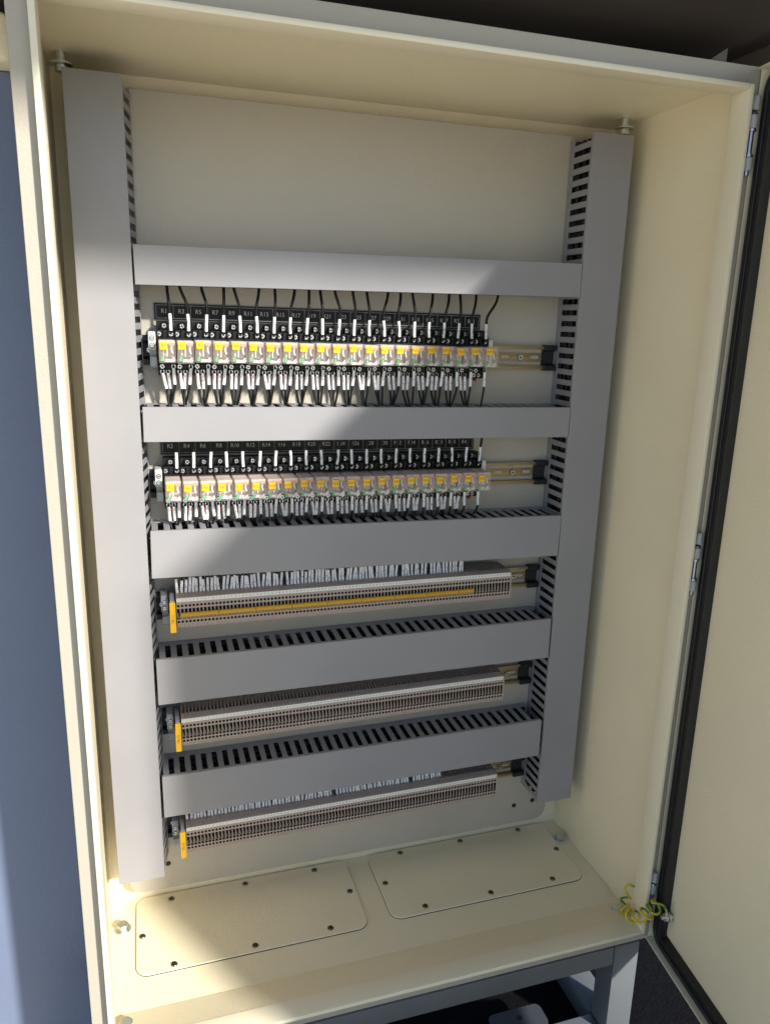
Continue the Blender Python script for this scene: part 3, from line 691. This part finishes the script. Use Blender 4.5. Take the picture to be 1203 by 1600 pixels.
def ordinal(n):
    if n < 20: return ONES[n]
    return TENS[n // 10] + ('ieth' if n % 10 == 0 else 'y-' + ONES[n % 10])
def term_wires(row, last, skip, zs, zw):
    k_ = 0
    for i in range(last):
        if i in skip: continue
        u = random.uniform
        x = TX0 + (i + 0.62) * TP; z = zr(row, x)
        lx = u(-0.0020, 0.0026) + 0.0014 * math.sin(i * 0.55); hh = zs + u(-0.0022, 0.0022)
        a = (x, DP - 0.0440 + u(-0.001, 0.001), z + 0.0260); b = (x + lx, DP - 0.0405 + u(-0.002, 0.002), z + 0.0310 + hh)
        e = (x + lx * 1.3 + u(-0.002, 0.002), DP - 0.034 + u(-0.004, 0.004), z + zw)
        path = [a] + bez(b, (b[0] + lx * 0.2, b[1] + 0.0005, b[2] + 0.006), (e[0], e[1], e[2] - 0.008), e, 5)
        wire(path, a, b, 'white-sleeved wire %s from the left on the %s terminal strip' % (ordinal(k_ := k_ + 1), 'jumpered upper' if row == 3 else 'lowest'), 'wires of the terminal strips', r=0.0014, rs=0.0020)
term_wires(3, 84, {29, 63, 72}, 0.0190, 0.072)
term_wires(5, 80, {44, 69}, 0.0185, 0.068)

# ------------------------------------------------------------------ earth wire of the door
def earth_wire():
    def cat(pts, n=8):
        o = []
        pts = [Vector(p) for p in pts]; pts = [2 * pts[0] - pts[1]] + pts + [2 * pts[-1] - pts[-2]]
        for i in range(1, len(pts) - 2):
            a, b, c, d = pts[i - 1:i + 3]
            for k in range(n):
                t = k / n; o.append(0.5 * ((2 * b) + (c - a) * t + (2 * a - 5 * b + 4 * c - d) * t * t + (3 * b - a - 3 * c + d) * t ** 3))
        return o + [pts[-2]]
    start = [(0.7945, 0.0335, 0.066), (0.7832, 0.034, 0.0737), (0.7749, 0.036, 0.0763), (0.7698, 0.036, 0.0704), (0.7747, 0.036, 0.0586), (0.7795, 0.034, 0.0520), (0.772, 0.036, 0.0530), (0.7642, 0.037, 0.0511)]
    axis = cat([(0.7655, 0.031, 0.0440), (0.7658, 0.020, 0.0400), (0.7680, 0.004, 0.0452), (0.7703, -0.012, 0.0631), (0.7781, -0.018, 0.0745), (0.7830, -0.022, 0.0860)], 30)
    n = len(axis); hel = []
    for k, p in enumerate(axis):
        d = (axis[min(k + 1, n - 1)] - axis[max(k - 1, 0)]).normalized()
        e1 = d.cross(Vector((0, 0, 1))).normalized(); e2 = d.cross(e1)
        a = 2 * math.pi * 5.4 * k / (n - 1) + 2.6
        hel.append(p + (e1 * math.cos(a) + e2 * math.sin(a)) * 0.0088)
    P = cat(start + [tuple(hel[0])], 8)[:-1] + hel[:-1] + cat([tuple(hel[-1]), (0.7922, -0.0225, 0.0840), (0.7985, -0.0235, 0.0770), (0.8010, -0.0240, 0.0700)], 6)
    o = Vector(start[0])
    w = tag(obj('earth_wire', MB().tube([p - o for p in P], 0.0019, 10, 0, True, 1).mesh('earth_wire', ['earthy', 'earthg'], ang=70), None, o),
            'coiled green and yellow earth wire linking the cabinet to its door', 'earth wire')
    lug = MB(); e = Vector((0.8010, -0.0240, 0.0700)) - o
    lug.cyl(e, e + Vector((0.0004, 0, -0.006)), 0.0028, 10)
    obj('lug', lug.mesh('lug', ['zinc']), w)
earth_wire()
